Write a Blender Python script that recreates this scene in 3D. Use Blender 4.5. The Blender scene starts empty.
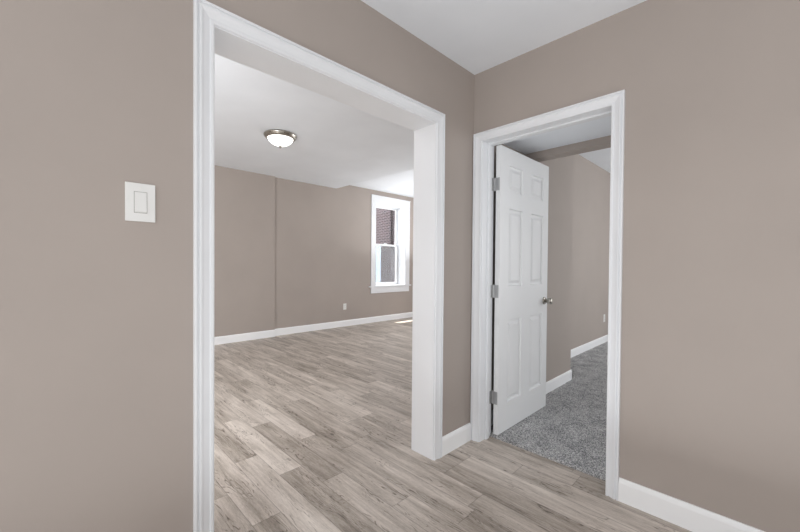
import bpy, bmesh, math, random
import numpy as np
from mathutils import Matrix, Vector
random.seed(7)
sc = bpy.context.scene
COL = sc.collection

# ---------------------------------------------------------------- camera
cam_d = bpy.data.cameras.new('camera'); cam = bpy.data.objects.new('camera', cam_d); COL.objects.link(cam)
Fv = Vector((-0.71267025, 0.70136675, -0.0136306)); Rv = Vector((0.70133451, 0.71278943, 0.00781827)); Uv = Vector((-0.01519922, 0.00398776, 0.99987653))
cam.matrix_world = Matrix(((Rv.x, Uv.x, -Fv.x, 1.441), (Rv.y, Uv.y, -Fv.y, -2.126), (Rv.z, Uv.z, -Fv.z, 1.21), (0, 0, 0, 1)))
cam_d.sensor_width = 36; cam_d.lens = 362.211 * 36 / 800; cam_d.shift_y = 3.996 / 800; cam_d.clip_start = 0.02
sc.camera = cam

# ---------------------------------------------------------------- world, sun, area fills, exposure
w = bpy.data.worlds.new('sky'); sc.world = w; w.use_nodes = True
bg = w.node_tree.nodes['Background']; bg.inputs[0].default_value = (0.88, 0.93, 1.0, 1); bg.inputs[1].default_value = 4.5
def sun(direction, energy, angle=0.6):
    l = bpy.data.lights.new('sun', 'SUN'); l.energy = energy; l.angle = math.radians(angle); l.color = (1, 0.96, 0.9)
    o = bpy.data.objects.new('sun', l); COL.objects.link(o)
    o.rotation_euler = Vector(direction).to_track_quat('-Z', 'Y').to_euler()
sun((0.315, 0.10, -1), 12)
def area(name, loc, direction, sx, sy, power, color=(1, 1, 1)):
    l = bpy.data.lights.new(name, 'AREA'); l.shape = 'RECTANGLE'; l.size = sx; l.size_y = sy; l.energy = power; l.color = color
    o = bpy.data.objects.new(name, l); COL.objects.link(o); o.location = loc
    o.rotation_euler = Vector(direction).to_track_quat('-Z', 'Y').to_euler()
DAY = (0.955, 0.98, 1.0)
# added soft daylight fill behind the camera; the walls there have no windows
area('daylight_fill', (3.9, -2.6, 1.5), (-1, 0, 0), 3.2, 2.0, 19.1, DAY)
area('daylight_fill', (1.9, -4.9, 1.45), (0, 1, 0), 3.2, 2.0, 55, DAY)
# wide uplight added to brighten the ceiling; no floor lamp stands here
area('upward_fill', (2.0, -1.7, 0.3), (0, 0, 1), 3.2, 2.8, 24, DAY)
# living room: end light read from floor glare, then two added fills, unseen
area('daylight_fill', (-1.25, 5.1, 1.6), (0, -1, 0), 1.5, 1.8, 60, DAY)
area('daylight_fill', (-.35, -2.75, 1.5), (-1, 0, 0), 1.2, 1.6, 92, DAY)
area('upward_fill', (-3.0, 3.7, 1.3), (0, 0, 1), 1.8, 2.0, 29, DAY)
# carpeted room: added fills, no windows modelled; the second brightens the door leaf
area('daylight_fill', (2.9, 3.8, 1.5), (-1, 0, 0), 2.6, 1.7, 65.9, DAY)
area('daylight_fill', (2.3, 0.5, 1.2), (-1, 0, 0), 0.6, 1.6, 4.3, DAY)
vs = sc.view_settings
sc.display_settings.display_device = 'sRGB'
vs.view_transform = 'Standard'; vs.look = 'None'; vs.gamma = 1; vs.use_curve_mapping = False; vs.exposure = 0.0

# ---------------------------------------------------------------- materials
def lin(c):
    return tuple(((v / 255) / 12.92 if v / 255 <= 0.04045 else ((v / 255 + 0.055) / 1.055) ** 2.4) for v in c) + (1,)
class NT:
    def __init__(s, name):
        s.m = bpy.data.materials.new(name); s.m.use_nodes = True; s.t = s.m.node_tree; s.b = s.t.nodes['Principled BSDF']; s.out = s.t.nodes['Material Output']
    def n(s, typ, **kw):
        nd = s.t.nodes.new(typ)
        for k, v in kw.items():
            setattr(nd, k, v)
        return nd
    def l(s, a, b): s.t.links.new(a, b)
    def val(s, sock, v):
        if hasattr(v, 'is_linked') or isinstance(v, bpy.types.NodeSocket): s.l(v, sock)
        else: sock.default_value = v
    def math(s, op, a, b=0.0, c=None, clamp=False):
        nd = s.n('ShaderNodeMath', operation=op); nd.use_clamp = clamp
        s.val(nd.inputs[0], a); s.val(nd.inputs[1], b)
        if c is not None: s.val(nd.inputs[2], c)
        return nd.outputs[0]
    def mixc(s, f, a, b, mode='MIX'):
        nd = s.n('ShaderNodeMix', data_type='RGBA', blend_type=mode)
        s.val(nd.inputs[0], f); s.val(nd.inputs[6], a); s.val(nd.inputs[7], b); return nd.outputs[2]
    def noise(s, vec, scale, detail=2, rough=0.5, dist=0.0):
        nd = s.n('ShaderNodeTexNoise'); s.l(vec, nd.inputs['Vector']); nd.inputs['Scale'].default_value = scale
        nd.inputs['Detail'].default_value = detail; nd.inputs['Roughness'].default_value = rough; nd.inputs['Distortion'].default_value = dist
        return nd.outputs[0]
    def mapping(s, vec, scale):
        nd = s.n('ShaderNodeMapping'); s.l(vec, nd.inputs[0]); nd.inputs['Scale'].default_value = scale; return nd.outputs[0]
    def ramp(s, f, lo, hi):
        nd = s.n('ShaderNodeMapRange'); s.l(f, nd.inputs[0]); nd.inputs[1].default_value = lo; nd.inputs[2].default_value = hi; return nd.outputs[0]
    def bump(s, h, strength, dist):
        nd = s.n('ShaderNodeBump'); nd.inputs['Strength'].default_value = strength; nd.inputs['Distance'].default_value = dist
        s.l(h, nd.inputs['Height']); s.l(nd.outputs[0], s.b.inputs['Normal'])

def painted(name, rgb, rough, bscale=220, bstr=0.08):
    k = NT(name); pos = k.n('ShaderNodeNewGeometry').outputs['Position']
    k.b.inputs['Roughness'].default_value = rough
    nz = k.noise(pos, 1.7, 3)
    c = lin(rgb)
    k.l(k.mixc(k.ramp(nz, 0.3, 0.7), tuple(v * 0.97 for v in c[:3]) + (1,), tuple(min(1, v * 1.03) for v in c[:3]) + (1,)), k.b.inputs['Base Color'])
    k.bump(k.noise(pos, bscale, 3), bstr, 0.002)
    k.b.inputs['Specular IOR Level'].default_value = 0.35
    return k.m
M = {}
M['wall'] = painted('taupe_wall_paint', (175, 165, 158), 0.75, 260, 0.12)
M['ceil'] = painted('ceiling_paint', (241, 245, 250), 0.9, 150, 0.1)
M['trim'] = painted('white_trim_paint', (237, 239, 242), 0.38, 60, 0.03)
M['base'] = painted('white_baseboard_paint', (250, 251, 253), 0.35, 60, 0.03)
M['door'] = painted('white_door_paint', (238, 239, 240), 0.42, 60, 0.03)
M['plastic'] = painted('white_plastic', (232, 232, 230), 0.35, 40, 0.0)
def simple(name, rgb, rough, metal=0.0):
    k = NT(name); k.b.inputs['Base Color'].default_value = lin(rgb); k.b.inputs['Roughness'].default_value = rough; k.b.inputs['Metallic'].default_value = metal
    pos = k.n('ShaderNodeNewGeometry').outputs['Position']
    k.l(k.ramp(k.noise(pos, 90, 2), -2.0 + rough, 2.0 + rough) if False else k.math('MULTIPLY_ADD', k.noise(pos, 90, 2), 0.1, max(0.02, rough - 0.05)), k.b.inputs['Roughness'])
    return k.m
M['nickel'] = simple('brushed_nickel', (178, 174, 166), 0.28, 1.0)
M['steel'] = simple('satin_steel', (190, 191, 192), 0.42, 0.9)
M['dark'] = simple('dark_slot', (40, 38, 36), 0.6)
M['line'] = simple('rocker_gap', (158, 156, 152), 0.6)
M['vinyl'] = simple('white_vinyl', (236, 238, 240), 0.35)
M['bluewhite'] = simple('pale_blue_frame', (205, 222, 238), 0.5)
M['darkglass'] = simple('dark_pane', (60, 78, 98), 0.15)
M['gutter'] = simple('maroon_pipe', (46, 32, 34), 0.5)
M['ground'] = simple('pale_concrete', (170, 168, 164), 0.9)

def glass():
    k = NT('window_glass'); t = k.n('ShaderNodeBsdfTransparent'); g = k.n('ShaderNodeBsdfGlossy'); g.inputs['Roughness'].default_value = 0.02
    mx = k.n('ShaderNodeMixShader'); mx.inputs[0].default_value = 0.03; k.l(t.outputs[0], mx.inputs[1]); k.l(g.outputs[0], mx.inputs[2]); k.l(mx.outputs[0], k.out.inputs[0]); return k.m
M['glass'] = glass()
def screen():
    k = NT('insect_screen'); t = k.n('ShaderNodeBsdfTransparent'); g = k.n('ShaderNodeBsdfDiffuse'); g.inputs[0].default_value = (0.10, 0.105, 0.11, 1)
    tr = k.n('ShaderNodeBsdfTranslucent'); tr.inputs[0].default_value = (0.10, 0.105, 0.11, 1)
    a = k.n('ShaderNodeAddShader'); k.l(g.outputs[0], a.inputs[0]); k.l(tr.outputs[0], a.inputs[1])
    mx = k.n('ShaderNodeMixShader'); mx.inputs[0].default_value = 0.35; k.l(t.outputs[0], mx.inputs[1]); k.l(a.outputs[0], mx.inputs[2]); k.l(mx.outputs[0], k.out.inputs[0]); return k.m
M['screen'] = screen()
def bowl():
    k = NT('lit_frosted_glass'); k.b.inputs['Base Color'].default_value = (0.9, 0.9, 0.9, 1); k.b.inputs['Roughness'].default_value = 0.3
    k.b.inputs['Emission Color'].default_value = (1, 0.98, 0.95, 1); k.b.inputs['Emission Strength'].default_value = 3.0; return k.m
M['bowl'] = bowl()
def brick():
    k = NT('dark_red_brick'); pos = k.n('ShaderNodeNewGeometry').outputs['Position']
    sp = k.n('ShaderNodeSeparateXYZ'); k.l(pos, sp.inputs[0]); cb = k.n('ShaderNodeCombineXYZ'); k.l(sp.outputs[1], cb.inputs[0]); k.l(sp.outputs[2], cb.inputs[1])
    b = k.n('ShaderNodeTexBrick'); k.l(cb.outputs[0], b.inputs['Vector']); b.inputs['Scale'].default_value = 1.0
    b.inputs['Brick Width'].default_value = 0.19; b.inputs['Row Height'].default_value = 0.066; b.inputs['Mortar Size'].default_value = 0.009
    b.inputs['Color1'].default_value = lin((64, 46, 47)); b.inputs['Color2'].default_value = lin((40, 30, 34)); b.inputs['Mortar'].default_value = lin((128, 118, 118))
    nz = k.noise(pos, 2.2, 4)
    k.l(k.mixc(k.ramp(nz, 0.35, 0.75), b.outputs[0], lin((96, 76, 76)), 'MIX'), k.b.inputs['Base Color']) if False else k.l(b.outputs[0], k.b.inputs['Base Color'])
    k.b.inputs['Roughness'].default_value = 0.9; k.bump(b.outputs[1], -0.4, 0.01); return k.m
M['brick'] = brick()
def planks():
    k = NT('grey_oak_planks'); pos = k.n('ShaderNodeNewGeometry').outputs['Position']
    at = k.n('ShaderNodeAttribute'); at.attribute_name = 'seed'; seed = at.outputs['Fac']
    at2 = k.n('ShaderNodeAttribute'); at2.attribute_name = 'tone'; tone = at2.outputs['Fac']
    off = k.n('ShaderNodeCombineXYZ'); k.l(k.math('MULTIPLY', seed, 37.0), off.inputs[0]); k.l(k.math('MULTIPLY', seed, 91.0), off.inputs[1])
    va = k.n('ShaderNodeVectorMath', operation='ADD'); k.l(pos, va.inputs[0]); k.l(off.outputs[0], va.inputs[1]); v = va.outputs[0]
    broad = k.noise(k.mapping(v, (1.1, 9.0, 1)), 1.6, 4, 0.6, 0.6)
    streak = k.noise(k.mapping(v, (1.6, 30.0, 1)), 2.2, 6, 0.65, 0.4)
    fine = k.noise(k.mapping(v, (9.0, 150.0, 1)), 2.5, 3, 0.6)
    speck = k.noise(k.mapping(v, (16.0, 110.0, 1)), 3.0, 4, 0.75)
    # cathedral growth rings: contour lines of a stretched noise
    ring = k.noise(k.mapping(v, (1.0, 7.5, 1)), 1.5, 3, 0.5, 0.8)
    fr = k.math('PINGPONG', k.math('MULTIPLY', ring, 16.0), 0.5)
    line = k.math('SUBTRACT', 1.0, k.ramp(fr, 0.0, 0.16))
    patch = k.ramp(k.noise(k.mapping(v, (2.2, 10.0, 1)), 1.3, 2), 0.47, 0.58)
    brk = k.ramp(k.noise(k.mapping(v, (7, 40.0, 1)), 2.0, 2), 0.38, 0.54)
    crack = k.math('MULTIPLY', k.math('MULTIPLY', line, patch), brk)
    t = k.math('ADD', tone, k.math('MULTIPLY', k.math('SUBTRACT', broad, 0.5), 1.2))
    t = k.math('ADD', t, k.math('MULTIPLY', k.math('SUBTRACT', streak, 0.5), 0.75))
    t = k.math('ADD', t, k.math('MULTIPLY', k.math('SUBTRACT', fine, 0.5), 0.4))
    t = k.math('ADD', t, k.math('MULTIPLY', k.math('SUBTRACT', speck, 0.5), 0.7))
    t = k.math('SUBTRACT', t, k.math('MULTIPLY', crack, 0.65))
    cr = k.n('ShaderNodeValToRGB'); k.l(t, cr.inputs[0]); e = cr.color_ramp.elements
    e[0].position = -0.0; e[0].color = lin((114, 104, 94)); e[1].position = 1.0; e[1].color = lin((232, 222, 212))
    a = e.new(0.35); a.color = lin((166, 155, 144)); a = e.new(0.65); a.color = lin((202, 191, 181))
    uv = k.n('ShaderNodeUVMap'); uv.uv_map = 'plank'; s = k.n('ShaderNodeSeparateXYZ'); k.l(uv.outputs[0], s.inputs[0])
    dx = k.math('MINIMUM', s.outputs[0], k.math('SUBTRACT', 0.94, s.outputs[0])); dy = k.math('MINIMUM', s.outputs[1], k.math('SUBTRACT', 0.139, s.outputs[1]))
    d = k.math('MINIMUM', dx, dy); seam = k.math('SUBTRACT', 1.0, k.ramp(d, 0.0006, 0.0026))
    col = k.mixc(k.math('MULTIPLY', seam, 0.5), cr.outputs[0], lin((92, 84, 76)))
    k.l(col, k.b.inputs['Base Color'])
    k.l(k.math('MULTIPLY_ADD', fine, 0.2, 0.36), k.b.inputs['Roughness'])
    h = k.math('SUBTRACT', k.math('ADD', fine, k.math('MULTIPLY', speck, 0.7)), k.math('ADD', seam, crack))
    k.bump(h, 0.25, 0.0012); k.b.inputs['Specular IOR Level'].default_value = 0.45
    return k.m
M['planks'] = planks()
def carpet():
    k = NT('grey_carpet_pile'); pos = k.n('ShaderNodeNewGeometry').outputs['Position']
    vo = k.n('ShaderNodeTexVoronoi'); k.l(pos, vo.inputs['Vector']); vo.inputs['Scale'].default_value = 230
    s = k.n('ShaderNodeSeparateColor'); k.l(vo.outputs['Color'], s.inputs[0])
    t = k.math('ADD', k.math('MULTIPLY', s.outputs[0], 0.75), k.math('MULTIPLY', k.noise(pos, 70, 3, 0.7), 0.6))
    t = k.math('ADD', t, k.math('MULTIPLY', k.math('SUBTRACT', k.noise(pos, 7, 3), 0.5), 0.5))
    cr = k.n('ShaderNodeValToRGB'); k.l(t, cr.inputs[0]); e = cr.color_ramp.elements
    e[0].position = 0.25; e[0].color = lin((92, 92, 94)); e[1].position = 1.1; e[1].color = lin((222, 221, 220))
    a = e.new(0.62); a.color = lin((157, 157, 158))
    k.l(cr.outputs[0], k.b.inputs['Base Color']); k.b.inputs['Roughness'].default_value = 1.0; k.b.inputs['Specular IOR Level'].default_value = 0.1
    k.bump(s.outputs[0], 0.6, 0.004); return k.m
M['carpet'] = carpet()

# ---------------------------------------------------------------- mesh helpers
def obj(name, bm, mat, parent=None, smooth=False):
    bmesh.ops.recalc_face_normals(bm, faces=bm.faces)
    me = bpy.data.meshes.new(name); bm.to_mesh(me); bm.free(); me.materials.append(mat)
    if smooth:
        for p in me.polygons: p.use_smooth = True
    o = bpy.data.objects.new(name, me); COL.objects.link(o)
    if parent: o.parent = parent; o.matrix_parent_inverse = parent.matrix_basis.inverted()
    return o
def bx(bm, x0, x1, y0, y1, z0, z1, bevel=0.0):
    vs_ = [bm.verts.new(p) for p in ((x0, y0, z0), (x1, y0, z0), (x1, y1, z0), (x0, y1, z0), (x0, y0, z1), (x1, y0, z1), (x1, y1, z1), (x0, y1, z1))]
    fs = [bm.faces.new([vs_[i] for i in f]) for f in ((0, 3, 2, 1), (4, 5, 6, 7), (0, 1, 5, 4), (1, 2, 6, 5), (2, 3, 7, 6), (3, 0, 4, 7))]
    if bevel:
        es = list({e for f in fs for e in f.edges}); bmesh.ops.bevel(bm, geom=es, offset=bevel, segments=2, affect='EDGES', profile=0.6)
def box(name, mat, parent, *boxes, bevel=0.0):
    bm = bmesh.new()
    for b in boxes: bx(bm, *b, bevel=bevel)
    return obj(name, bm, mat, parent)
def lathe(bm, prof, origin, axis='z', n=32):
    ox, oy, oz = origin; rings = []
    for r, h in prof:
        ring = []
        for i in range(n if r > 1e-5 else 1):
            a = 2 * math.pi * i / n; c, s = r * math.cos(a), r * math.sin(a)
            ring.append(bm.verts.new((ox + c, oy + s, oz + h) if axis == 'z' else (ox + h, oy + c, oz + s) if axis == 'x' else (ox + c, oy + h, oz + s)))
        rings.append(ring)
    for a, b in zip(rings, rings[1:]):
        for i in range(n):
            j = (i + 1) % n
            if len(a) == 1 and len(b) == 1: continue
            if len(a) == 1: bm.faces.new((a[0], b[i], b[j]))
            elif len(b) == 1: bm.faces.new((a[i], b[0], a[j]))
            else: bm.faces.new((a[i], b[i], b[j], a[j]))
    for ring in (rings[0], rings[-1]):
        if len(ring) > 1: bm.faces.new(ring)
def tag(o, label, cat, kind=None, group=None):
    o['label'] = label; o['category'] = cat
    if kind: o['kind'] = kind
    if group: o['group'] = group
    return o
def empty(name, loc, label, cat, kind=None, group=None):
    o = bpy.data.objects.new(name, None); COL.objects.link(o); o.location = loc; o.empty_display_size = 0.1
    bpy.context.view_layer.update()
    return tag(o, label, cat, kind, group)
def S(o, label, cat): return tag(o, label, cat, 'structure')

# ---------------------------------------------------------------- dimensions
H1, H2, H3, H4, H5, TOP = 2.525, 2.664, 2.777, 2.149, 2.708, 2.95
T, TB, FX = 0.180, 0.141, -4.37
OY0, OY1, OZ = -1.674, -0.411, 2.080          # wide opening
DX0, DX1, DZ = 0.073, 0.858, 2.054             # doorway between jamb faces
WY0, WY1, WZ0, WZ1 = 2.85, 3.76, 0.745, 2.54   # window

# ---------------------------------------------------------------- walls
S(box('wall_left', M['wall'], None, (-T, 0, -5, OY0 - .018, -.1, TOP), (-T, 0, OY0 - .018, OY1 + .018, OZ + .018, TOP), (-T, 0, OY1 + .018, 0, -.1, TOP),
      (-T, -.008, 0, 1.839, -.1, TOP)), 'taupe painted wall with light switch, pierced by the wide cased opening', 'wall')
S(box('wall_right', M['wall'], None, (-.008, DX0 - .018, 0, TB, -.1, TOP), (DX0 - .018, DX1 + .018, 0, TB, DZ + .018, TOP), (DX1 + .018, 4, 0, TB, -.1, TOP)),
  'taupe painted wall on the right around the panelled door', 'wall')
S(box('wall_back', M['wall'], None, (-T, 4.1, -5.1, -5, -.1, TOP)), 'taupe wall behind the viewer', 'wall')
S(box('wall_side', M['wall'], None, (4, 4.1, -5, TB, -.1, TOP)), 'taupe wall on the far right behind the viewer', 'wall')
S(box('wall_far', M['wall'], None, (-4.72, -4.32, -3.5, .622, -.1, TOP), (-4.72, FX, .622, WY0, -.1, TOP), (-4.72, FX, WY1, 5.2, -.1, TOP),
      (-4.72, FX, WY0, WY1, -.1, WZ0), (-4.72, FX, WY0, WY1, WZ1, TOP)), 'taupe far wall of the living room with shallow step and window', 'wall')
S(box('wall_near', M['wall'], None, (-4.72, -T, -3.6, -3.5, -.1, TOP)), 'taupe near end wall of the living room', 'wall')
S(box('wall_end', M['wall'], None, (-4.72, -.47, 5.2, 5.3, -.1, TOP)), 'taupe end wall of the living room beyond the window', 'wall')
S(box('wall_hall', M['wall'], None, (-.47, -.358, 1.839, 5.5, -.1, TOP), (-.47, -T, 1.72, 1.839, -.1, TOP)), 'recessed taupe wall with outlet in the carpeted room', 'wall')
S(box('wall_hall_end', M['wall'], None, (-.47, 3.1, 5.5, 5.6, -.1, TOP), (3.0, 3.1, TB, 5.5, -.1, TOP)), 'end and side walls of the carpeted room', 'wall')
S(box('wall_header', M['wall'], None, (-.008, 3.0, .766, .885, 2.097, TOP)), 'taupe dropped header across the carpeted room ceiling', 'wall header')

# ---------------------------------------------------------------- ceilings
S(box('ceiling', M['ceil'], None, (0, 4, -5, 0, H1, H1 + .1)), 'flat pale ceiling above the viewer', 'ceiling')
S(box('ceiling', M['ceil'], None, (-4.32, -T, -3.5, .622, H2, TOP - .02), (FX, -T, .622, 1.867, H2, TOP - .02)), 'lower living room ceiling carrying the round light', 'ceiling')
S(box('ceiling', M['ceil'], None, (FX, -.47, 1.867, 5.2, H3, TOP - .02)), 'higher bright ceiling strip near the living room window', 'ceiling')
S(box('ceiling', M['ceil'], None, (-.008, 3, TB, .766, H4, H4 + .1)), 'shaded low ceiling just inside the open door', 'ceiling')
S(box('ceiling', M['ceil'], None, (-.008, 3, .885, 1.839, H5, H5 + .1), (-.358, 3, 1.839, 5.5, H5, H5 + .1)), 'bright ceiling beyond the dropped header', 'ceiling')
S(box('roof', M['ceil'], None, (-4.72, 4.2, -5.2, 5.7, TOP, TOP + .1)), 'flat roof over the rooms', 'roof')

# ---------------------------------------------------------------- plank floor (one mesh, a face per plank)
PW, PL, PY = 0.139, 0.94, -1.166
offs = {-2: -.21, -1: -.81, 0: -.505, 1: -1.22, 2: -.80, 3: -.50, 4: -2.42, 5: .134, 6: -.805, 7: .415, 8: -.24}
tones = {(-1, -.81): 0.76, (-1, -1.75): 0.46, (0, -1.445): 0.76, (0, -.505): 0.41, (0, -2.385): 0.54, (1, -2.16): 0.68, (1, -1.22): 0.41, (1, -.28): 0.56, (2, -1.74): 0.70, (2, -.80): 0.49, (2, -3.62): 0.71, (2, -2.68): 0.52,
         (3, -1.44): 0.41, (3, -.5): 0.52, (3, .44): 0.41, (4, -2.42): 0.65, (4, -3.36): 0.74, (4, -1.48): 0.52, (4, -.54): 0.54, (5, -.806): 0.54, (5, .134): 0.41, (5, -1.746): 0.60, (6, -1.745): 0.68, (6, -.805): 0.52, (6, .135): 0.65,
         (7, -.525): 0.65, (7, .415): 0.57, (8, -1.18): 0.49, (8, -.24): 0.58, (8, .70): 0.44, (-2, -.21): 0.39, (-2, -1.15): 0.58, (-3, -.4): 0.56}
def clip(a0, a1, b0, b1): return max(a0, b0), min(a1, b1)
V, Fc, uvs, seeds, tns = [], [], [], [], []
R_ = random.Random(11)
for r in range(-28, 47):
    y0 = PY + r * PW; y1 = y0 + PW; o0 = offs.get(r, R_.random() * PL) % PL
    for c in range(-7, 6):
        x0 = o0 + c * PL; x1 = x0 + PL; tone = R_.uniform(.42, .68); seed = R_.random()
        for (rr, xx), tv in tones.items():
            if rr == r and abs(xx - x0) < .06: tone = tv
        for (rx0, rx1, ry0, ry1) in ((FX, 4, -5, .128), (FX, -T, .128, 5.2)):
            a0, a1 = clip(x0, x1, rx0, rx1); b0, b1 = clip(y0, y1, ry0, ry1)
            if a1 - a0 < 1e-4 or b1 - b0 < 1e-4: continue
            i = len(V); q = ((a0, b0), (a1, b0), (a1, b1), (a0, b1))
            V += [(a, b, 0) for a, b in q]; Fc.append((i, i + 1, i + 2, i + 3)); uvs += [(a - x0, b - y0) for a, b in q]; seeds.append(seed); tns.append(tone)
nf = len(Fc)
for (a0, a1, b0, b1) in ((-4.72, 4.1, -5.1, .128), (-4.72, -.47, .128, 5.3)):     # slab below
    i = len(V); V += [(a0, b0, -.12), (a1, b0, -.12), (a1, b1, -.12), (a0, b1, -.12)]; Fc.append((i, i + 3, i + 2, i + 1)); uvs += [(.4, .07)] * 4; seeds.append(0); tns.append(.4)
me = bpy.data.meshes.new('floor'); me.from_pydata(V, [], Fc); ul = me.uv_layers.new(name='plank')
for i, u in enumerate(uvs[:nf * 4]): ul.data[i].uv = u
a = me.attributes.new('seed', 'FLOAT', 'FACE'); a.data.foreach_set('value', seeds)
a = me.attributes.new('tone', 'FLOAT', 'FACE'); a.data.foreach_set('value', tns)
me.materials.append(M['planks']); fo = bpy.data.objects.new('floor', me); COL.objects.link(fo)
S(fo, 'grey-brown wood plank floor running through both rooms', 'floor')

# carpet: base and tufted pile
S(box('floor', M['carpet'], None, (-.47, 3.1, .13, 5.5, -.12, .004)), 'backing under the grey carpet beyond the door', 'floor')
rs = np.random.RandomState(3)
xs = np.arange(-.352, 1.9, .011); ys = np.concatenate(([.1285], np.arange(.134, 5.49, .0115)))
gx, gy = np.meshgrid(xs, ys); jx = (rs.rand(*gx.shape) - .5) * .009; jy = (rs.rand(*gx.shape) - .5) * .009; jy[0] *= .6
gz = .013 + rs.rand(*gx.shape) * .006; gz[0] = .001
P = np.stack([gx + jx, gy + jy, gz], -1).reshape(-1, 3); ny_, nx_ = gx.shape
idx = np.arange(ny_ * nx_).reshape(ny_, nx_)
Q = np.stack([idx[:-1, :-1], idx[:-1, 1:], idx[1:, 1:], idx[1:, :-1]], -1).reshape(-1, 4)
cx_, cy_ = P[Q].mean(1)[:, 0], P[Q].mean(1)[:, 1]
keep = ~((cx_ < .0) & (cy_ < 1.845)) & ~((cy_ < TB + .004) & ((cx_ < DX0 + .008) | (cx_ > DX1 - .008)))
me = bpy.data.meshes.new('carpet'); me.from_pydata(P.tolist(), [], Q[keep].tolist()); me.materials.append(M['carpet'])
co = bpy.data.objects.new('carpet', me); COL.objects.link(co)
tag(co, 'grey speckled cut-pile carpet beyond the open door', 'carpet', 'stuff')

# ---------------------------------------------------------------- casings (mitred profile)
PROF = [(0, 0), (0, .008), (.003, .011), (.011, .011), (.0125, .0075), (.017, .0075), (.0195, .0085), (.034, .012), (.043, .0165), (.0495, .0165), (.051, .0115), (.0555, .0115), (.058, .018), (.064, .018), (.066, .0165), (.066, 0)]
def casing(name, parent, a, b, h, wd, place, mat):
    """U-shaped casing; a,b inner edges along the wall, h inner top; place(s,z,v) -> point"""
    bm = bmesh.new(); k = wd / .066; rows = []
    for u, v in PROF:
        u *= k; rows.append([bm.verts.new(place(s, z, v)) for s, z in ((a - u, 0), (a - u, h + u), (b + u, h + u), (b + u, 0))])
    n = len(rows)
    for i in range(n):
        p, q = rows[i], rows[(i + 1) % n]
        for j in range(3): bm.faces.new((p[j], p[j + 1], q[j + 1], q[j]))
    bm.faces.new([r[0] for r in rows]); bm.faces.new([r[3] for r in rows])
    return obj(name, bm, mat, parent)
t = empty('trim_1', (0, (OY0 + OY1) / 2, 0), 'white cased trim around the wide opening to the living room', 'trim', 'structure')
casing('casing', t, OY0 - .004, OY1 + .006, OZ + .004, .067, lambda s, z, v: (v, s, z), M['trim'])
casing('casing', t, OY0 - .004, OY1 + .006, OZ + .004, .067, lambda s, z, v: (-T - v, s, z), M['trim'])
box('jamb', M['trim'], t, (-T - .001, .001, OY0 - .018, OY0, 0, OZ), bevel=.0012)
box('jamb', M['trim'], t, (-T - .001, .001, OY1, OY1 + .018, 0, OZ), bevel=.0012)
box('head_jamb', M['trim'], t, (-T - .001, .001, OY0 - .018, OY1 + .018, OZ, OZ + .018), bevel=.0012)

t = empty('trim_2', ((DX0 + DX1) / 2, 0, 0), 'white moulded door frame around the doorway to the carpeted room', 'trim', 'structure')
casing('casing', t, DX0 - .006, DX1 - .004, DZ - .002, .0605, lambda s, z, v: (s, -v, z), M['trim'])
casing('casing', t, DX0 - .006, DX1 + .006, DZ + .006, .056, lambda s, z, v: (s, TB + v, z), M['trim'])
box('jamb', M['trim'], t, (DX0 - .018, DX0, -.001, TB + .001, 0, DZ), bevel=.001)
box('jamb', M['trim'], t, (DX1, DX1 + .018, -.001, TB + .001, 0, DZ), bevel=.001)
box('head_jamb', M['trim'], t, (DX0 - .018, DX1 + .018, -.001, TB + .001, DZ, DZ + .018), bevel=.001)
box('door_stop', M['trim'], t, (DX0, DX0 + .011, .062, .1, 0, DZ - .011), bevel=.002)
box('door_stop', M['trim'], t, (DX1 - .011, DX1, .062, .1, 0, DZ - .011), bevel=.002)
box('door_stop', M['trim'], t, (DX0, DX1, .062, .1, DZ - .011, DZ), bevel=.002)

# ---------------------------------------------------------------- baseboards
BB = .118
def baseboard(name, runs, label):
    """runs: (x0,y0,x1,y1,nx,ny) floor line against the wall and the normal into the room"""
    bm = bmesh.new()
    pf = [(0, 0), (.0145, 0), (.0145, BB - .022), (.012, BB - .012), (.0085, BB - .004), (.006, BB), (0, BB)]
    for x0, y0, x1, y1, nx, ny in runs:
        A = [bm.verts.new((x0 + nx * u, y0 + ny * u, z)) for u, z in pf]; B = [bm.verts.new((x1 + nx * u, y1 + ny * u, z)) for u, z in pf]
        for i in range(len(pf)):
            j = (i + 1) % len(pf); bm.faces.new((A[i], B[i], B[j], A[j]))
        bm.faces.new(A); bm.faces.new(B)
    return S(obj(name, bm, M['base']), label, 'baseboard')
baseboard('baseboard_left', [(0, OY1 + .073, 0, -.019, 1, 0)], 'short white baseboard on the pier between opening and door')
baseboard('baseboard_left', [(0, -5, 0, OY0 - .071, 1, 0)], 'white baseboard below the light switch')
baseboard('baseboard_right', [(DX1 + .0575, 0, 4, 0, 0, -1)], 'white baseboard on the right-hand wall beside the door frame')
baseboard('baseboard_far', [(-4.32, -3.5, -4.32, .622, 1, 0), (-4.32, .622, -4.37, .622, 0, 1)], 'white baseboard on the stepped-out left part of the living room far wall')
baseboard('baseboard_far', [(FX, .6365, FX, 5.2, 1, 0)], 'white baseboard under the outlet and window in the living room')
baseboard('baseboard_hall', [(-.008, TB + .02, -.008, 1.8525, 1, 0), (-.25, 1.839, .0065, 1.839, 0, 1)], 'white baseboard just behind the open door, wrapping the wall corner')
baseboard('baseboard_hall', [(-.358, 1.855, -.358, 5.5, 1, 0)], 'white baseboard along the recessed wall of the carpeted room')

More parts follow.
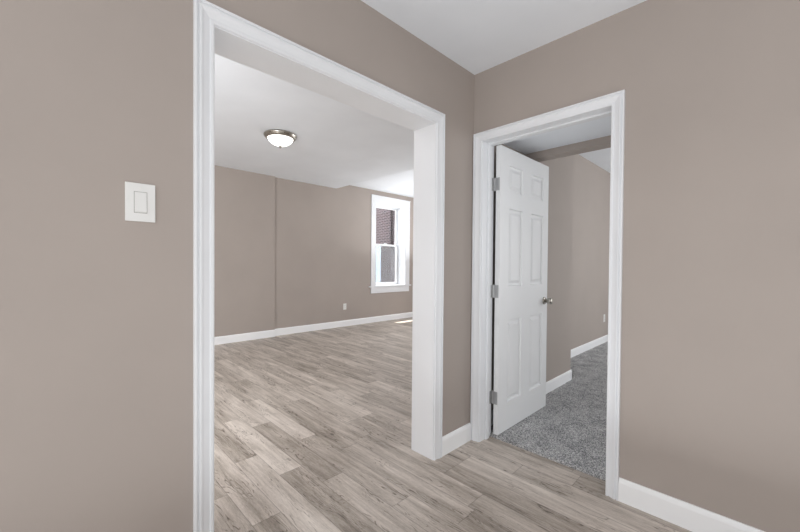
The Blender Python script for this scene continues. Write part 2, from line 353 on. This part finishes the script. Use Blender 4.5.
# ---------------------------------------------------------------- door
door = empty('door_1', (.093, .139, 0), 'white six-panel door standing open into the carpeted room', 'door', 'structure')
LX0, LX1, LY0, LZ0, LW, LZ1 = .0935, .1285, .139, .021, .782, 2.050
def leaf():
    bm = bmesh.new()
    ss = [0, .124, .328, .468, .686, LW]; ss[3] = .470
    zs = [LZ0, .220, .822, 1.062, 1.622, 1.745, 1.932, LZ1]
    for side, x, d in ((0, LX1, -1), (1, LX0, 1)):
        g = [[bm.verts.new((x, LY0 + s, z)) for z in zs] for s in ss]
        for i in range(5):
            for j in range(7):
                c = (g[i][j], g[i + 1][j], g[i + 1][j + 1], g[i][j + 1])
                if i in (1, 3) and j in (1, 3, 5):
                    prev = c
                    s0, s1, z0, z1 = ss[i], ss[i + 1], zs[j], zs[j + 1]
                    for ins, dep in ((.003, .012), (.012, .0145), (.022, .0145), (.042, .004)):
                        nw = [bm.verts.new((x + d * dep, LY0 + a_, b_)) for a_, b_ in ((s0 + ins, z0 + ins), (s1 - ins, z0 + ins), (s1 - ins, z1 - ins), (s0 + ins, z1 - ins))]
                        for q in range(4): bm.faces.new((prev[q], prev[(q + 1) % 4], nw[(q + 1) % 4], nw[q]))
                        prev = nw
                    bm.faces.new(prev)
                else: bm.faces.new(c)
        if side == 0: g0 = g
        else: g1 = g
    for j in range(7):
        bm.faces.new((g0[0][j], g0[0][j + 1], g1[0][j + 1], g1[0][j])); bm.faces.new((g0[5][j], g1[5][j], g1[5][j + 1], g0[5][j + 1]))
    for i in range(5):
        bm.faces.new((g0[i][0], g1[i][0], g1[i + 1][0], g0[i + 1][0])); bm.faces.new((g0[i][7], g0[i + 1][7], g1[i + 1][7], g1[i][7]))
    return obj('door_leaf', bm, M['door'], door)
leaf()
def hinge(z):
    bm = bmesh.new()
    bx(bm, LX0 + .002, LX0 + .029, LY0 - .0022, LY0 + .0004, z - .0445, z + .0445, bevel=.0008)          # plate on the leaf edge
    bx(bm, DX0 - .0004, DX0 + .0022, TB - .030, TB - .001, z - .0445, z + .0445, bevel=.0008)           # plate on the jamb
    bx(bm, DX0 + .001, LX0 + .003, LY0 - .0015, LY0 + .0005, z - .0445, z + .0445)
    lathe(bm, [(0, -.049), (.004, -.047), (.0062, -.0445), (.0062, .0445), (.004, .047), (0, .049)], ((DX0 + LX0) / 2, TB + .001, z), n=14)
    for s in (-.028, 0, .028):
        lathe(bm, [(0.0034, 0), (.0034, -.0007), (0, -.0012)], (LX0 + .016, LY0 - .0022, z + s), 'y', 10)
    return obj('hinge', bm, M['steel'], door)
for z in (1.782, 1.030, .278): hinge(z)
def knob():
    y, z = LY0 + .722, .922
    bm = bmesh.new(); lathe(bm, [(.0, 0), (.032, 0), (.032, .003), (.028, .008), (.014, .0095), (0, .0095)], (LX1, y, z), 'x', 28)
    rose = obj('rose', bm, M['nickel'], door, True)
    bm = bmesh.new(); lathe(bm, [(.0, .008), (.013, .009), (.012, .018), (.017, .024), (.0235, .032), (.026, .042), (.0275, .056), (.0255, .064), (.014, .068), (0, .069)], (LX1, y, z), 'x', 28)
    obj('door_knob', bm, M['nickel'], door, True)
    bm = bmesh.new(); lathe(bm, [(.0, 0), (.032, 0), (.032, -.003), (.028, -.008), (.012, -.010), (.010, -.028), (.0225, -.036), (.0265, -.044), (.027, -.052), (.012, -.062), (0, -.063)], (LX0, y, z), 'x', 28)
    obj('door_knob', bm, M['nickel'], door, True)
knob()
box('latch_plate', M['steel'], door, (LX0 + .005, LX1 - .005, LY0 + LW - .0005, LY0 + LW + .0015, .893, .951))

# ---------------------------------------------------------------- switch and outlets
def switch():
    y, z = -1.9, 1.407
    r = empty('light_switch', (0, y, z), 'white square-edged rocker light switch on the taupe wall left of the opening', 'light switch')
    box('cover_plate', M['plastic'], r, (0, .0055, y - .0405, y + .0405, z - .062, z + .062), bevel=.0016)
    box('rocker_frame', M['line'], r, (.0045, .0059, y - .0178, y + .0178, z - .0345, z + .0345))
    bm = bmesh.new()
    p = [(.0062, -.033), (.0095, -.030), (.0075, 0), (.0068, .030), (.0062, .033)]
    A = [bm.verts.new((a_, y - .0163, z + b_)) for a_, b_ in p + [(.004, .033), (.004, -.033)]]; B = [bm.verts.new((v.co.x, y + .0163, v.co.z)) for v in A]
    for i in range(7): bm.faces.new((A[i], B[i], B[(i + 1) % 7], A[(i + 1) % 7]))
    bm.faces.new(A); bm.faces.new(B); obj('rocker', bm, M['plastic'], r)
    for s in (-.048, .048):
        bm = bmesh.new(); lathe(bm, [(.0033, 0), (.003, .0009), (0, .0011)], (.0053, y, z + s), 'x', 14); obj('screw', bm, M['plastic'], r)
switch()
def outlet(x, y, z, label):
    r = empty('electrical_outlet', (x, y, z), label, 'outlet')
    box('cover_plate', M['plastic'], r, (x, x + .0055, y - .037, y + .037, z - .06, z + .06), bevel=.0018)
    for s in (-.02, .02):
        f = box('socket', M['plastic'], r, (x + .005, x + .0075, y - .0165, y + .0165, z + s - .0145, z + s + .0145), bevel=.001)
        box('slots', M['dark'], f, (x + .0073, x + .0078, y - .0075, y - .0055, z + s - .003, z + s + .006), (x + .0073, x + .0078, y + .0055, y + .0075, z + s - .003, z + s + .006),
            (x + .0073, x + .0078, y - .002, y + .002, z + s - .0105, z + s - .0065))
outlet(FX, 2.08, .388, 'small white outlet low on the living room far wall, left of the window')
outlet(-.358, 4.16, .400, 'small white outlet low on the wall of the carpeted room')

# ---------------------------------------------------------------- ceiling light
def ceiling_light():
    c = (-2.42, -.225, H2)
    r = empty('ceiling_light', c, 'round flush ceiling light with nickel rim and glowing white bowl', 'ceiling light')
    bm = bmesh.new(); lathe(bm, [(0, 0), (.160, 0), (.172, -.004), (.178, -.012), (.178, -.022), (.170, -.028), (.168, -.038), (.158, -.046), (.146, -.052), (.140, -.052), (.140, -.02), (0, -.02)], c, n=48)
    obj('rim', bm, M['nickel'], r, True)
    bm = bmesh.new(); lathe(bm, [(.136, -.03), (.136, -.052), (.128, -.070), (.110, -.090), (.085, -.107), (.056, -.119), (.028, -.126), (0, -.128)], c, n=48)
    obj('glass_bowl', bm, M['bowl'], r, True)
    bm = bmesh.new(); lathe(bm, [(0, -.124), (.017, -.125), (.019, -.131), (.010, -.135), (.012, -.142), (.007, -.151), (0, -.153)], c, n=20)
    obj('finial', bm, M['nickel'], r, True)
ceiling_light()

# ---------------------------------------------------------------- window
win = empty('window_1', (FX, (WY0 + WY1) / 2, WZ0), 'white double-hung window in the living room far wall', 'window', 'structure')
bm = bmesh.new()
bx(bm, FX, FX + .020, 2.735, WY0 + .006, WZ0 + .02, WZ1 - .006, .003); bx(bm, FX, FX + .020, WY1 - .006, 3.880, WZ0 + .02, WZ1 - .006, .003)
bx(bm, FX, FX + .024, 2.735, 3.880, WZ1 - .006, 2.668, .003); bx(bm, FX, FX + .034, 2.728, 3.887, 2.655, 2.674, .003)
obj('casing', bm, M['trim'], win)
box('window_stool', M['trim'], win, (-4.62, FX + .03, WY0, WY1, WZ0 - .006, WZ0 + .020), (FX, FX + .036, 2.68, 3.925, WZ0 - .006, WZ0 + .020), bevel=.003)
box('apron', M['trim'], win, (FX, FX + .020, 2.735, 3.87, .612, WZ0 - .006), bevel=.003)
box('window_jamb', M['trim'], win, (-4.70, FX + .004, WY0, WY0 + .018, WZ0 + .02, WZ1), (-4.70, FX + .004, WY1 - .012, WY1, WZ0 + .02, WZ1), (-4.70, FX + .004, WY0, WY1, WZ1 - .018, WZ1), bevel=.001)
box('stop_bead', M['trim'], win, (-4.58, -4.565, WY0 + .018, WY0 + .036, WZ0 + .02, WZ1 - .018), (-4.58, -4.565, WY1 - .030, WY1 - .012, WZ0 + .02, WZ1 - .018), (-4.58, -4.565, WY0 + .018, WY1 - .012, WZ1 - .036, WZ1 - .018), bevel=.002)
def sash(x0, x1, z0, z1, name, rail_b, rail_t):
    a0, a1 = WY0 + .02, WY1 - .014
    f = box(name, M['vinyl'], win, (x0, x1, a0, a0 + .05, z0, z1), (x0, x1, a1 - .05, a1, z0, z1), (x0, x1, a0 + .05, a1 - .05, z0, z0 + rail_b), (x0, x1, a0 + .05, a1 - .05, z1 - rail_t, z1), bevel=.003)
    box('glass_pane', M['glass'], f, ((x0 + x1) / 2 - .002, (x0 + x1) / 2 + .002, a0 + .05, a1 - .05, z0 + rail_b, z1 - rail_t))
    return f
MR = 1.655
sash(-4.655, -4.625, MR - .02, WZ1 - .018, 'upper_sash', .036, .05)
lo = sash(-4.622, -4.590, WZ0 + .02, MR + .018, 'lower_sash', .055, .036)
box('sash_lock', M['vinyl'], lo, (-4.612, -4.588, 3.31, 3.40, MR + .018, MR + .036), bevel=.004)
box('insect_screen', M['screen'], win, (-4.690, -4.689, WY0 + .02, WY1 - .014, WZ0 + .02, MR))

# ---------------------------------------------------------------- outside
b = empty('brick_building', (-9.3, 6, -.6), 'dark red brick building seen through the living room window', 'building')
box('brick_wall', M['brick'], b, (-9.6, -9.3, 1.0, 13.0, -.6, 6.5))
wf = box('window_frame', M['bluewhite'], b, (-9.3, -9.24, 7.08, 7.32, -.3, 2.02), (-9.3, -9.24, 6.2, 7.08, 1.9, 2.02), (-9.3, -9.24, 6.2, 7.08, -.3, -.18))
box('pane', M['darkglass'], wf, (-9.3, -9.28, 6.2, 7.08, -.18, 1.9))
bm = bmesh.new(); lathe(bm, [(.06, 1.9), (.06, 6.4)], (-9.24, 7.95, 0), n=14); obj('downspout', bm, M['gutter'], b, True)
S(box('ground', M['ground'], None, (-9.6, -4.75, -4, 14, -.8, -.6)), 'pale concrete ground between the buildings', 'ground')
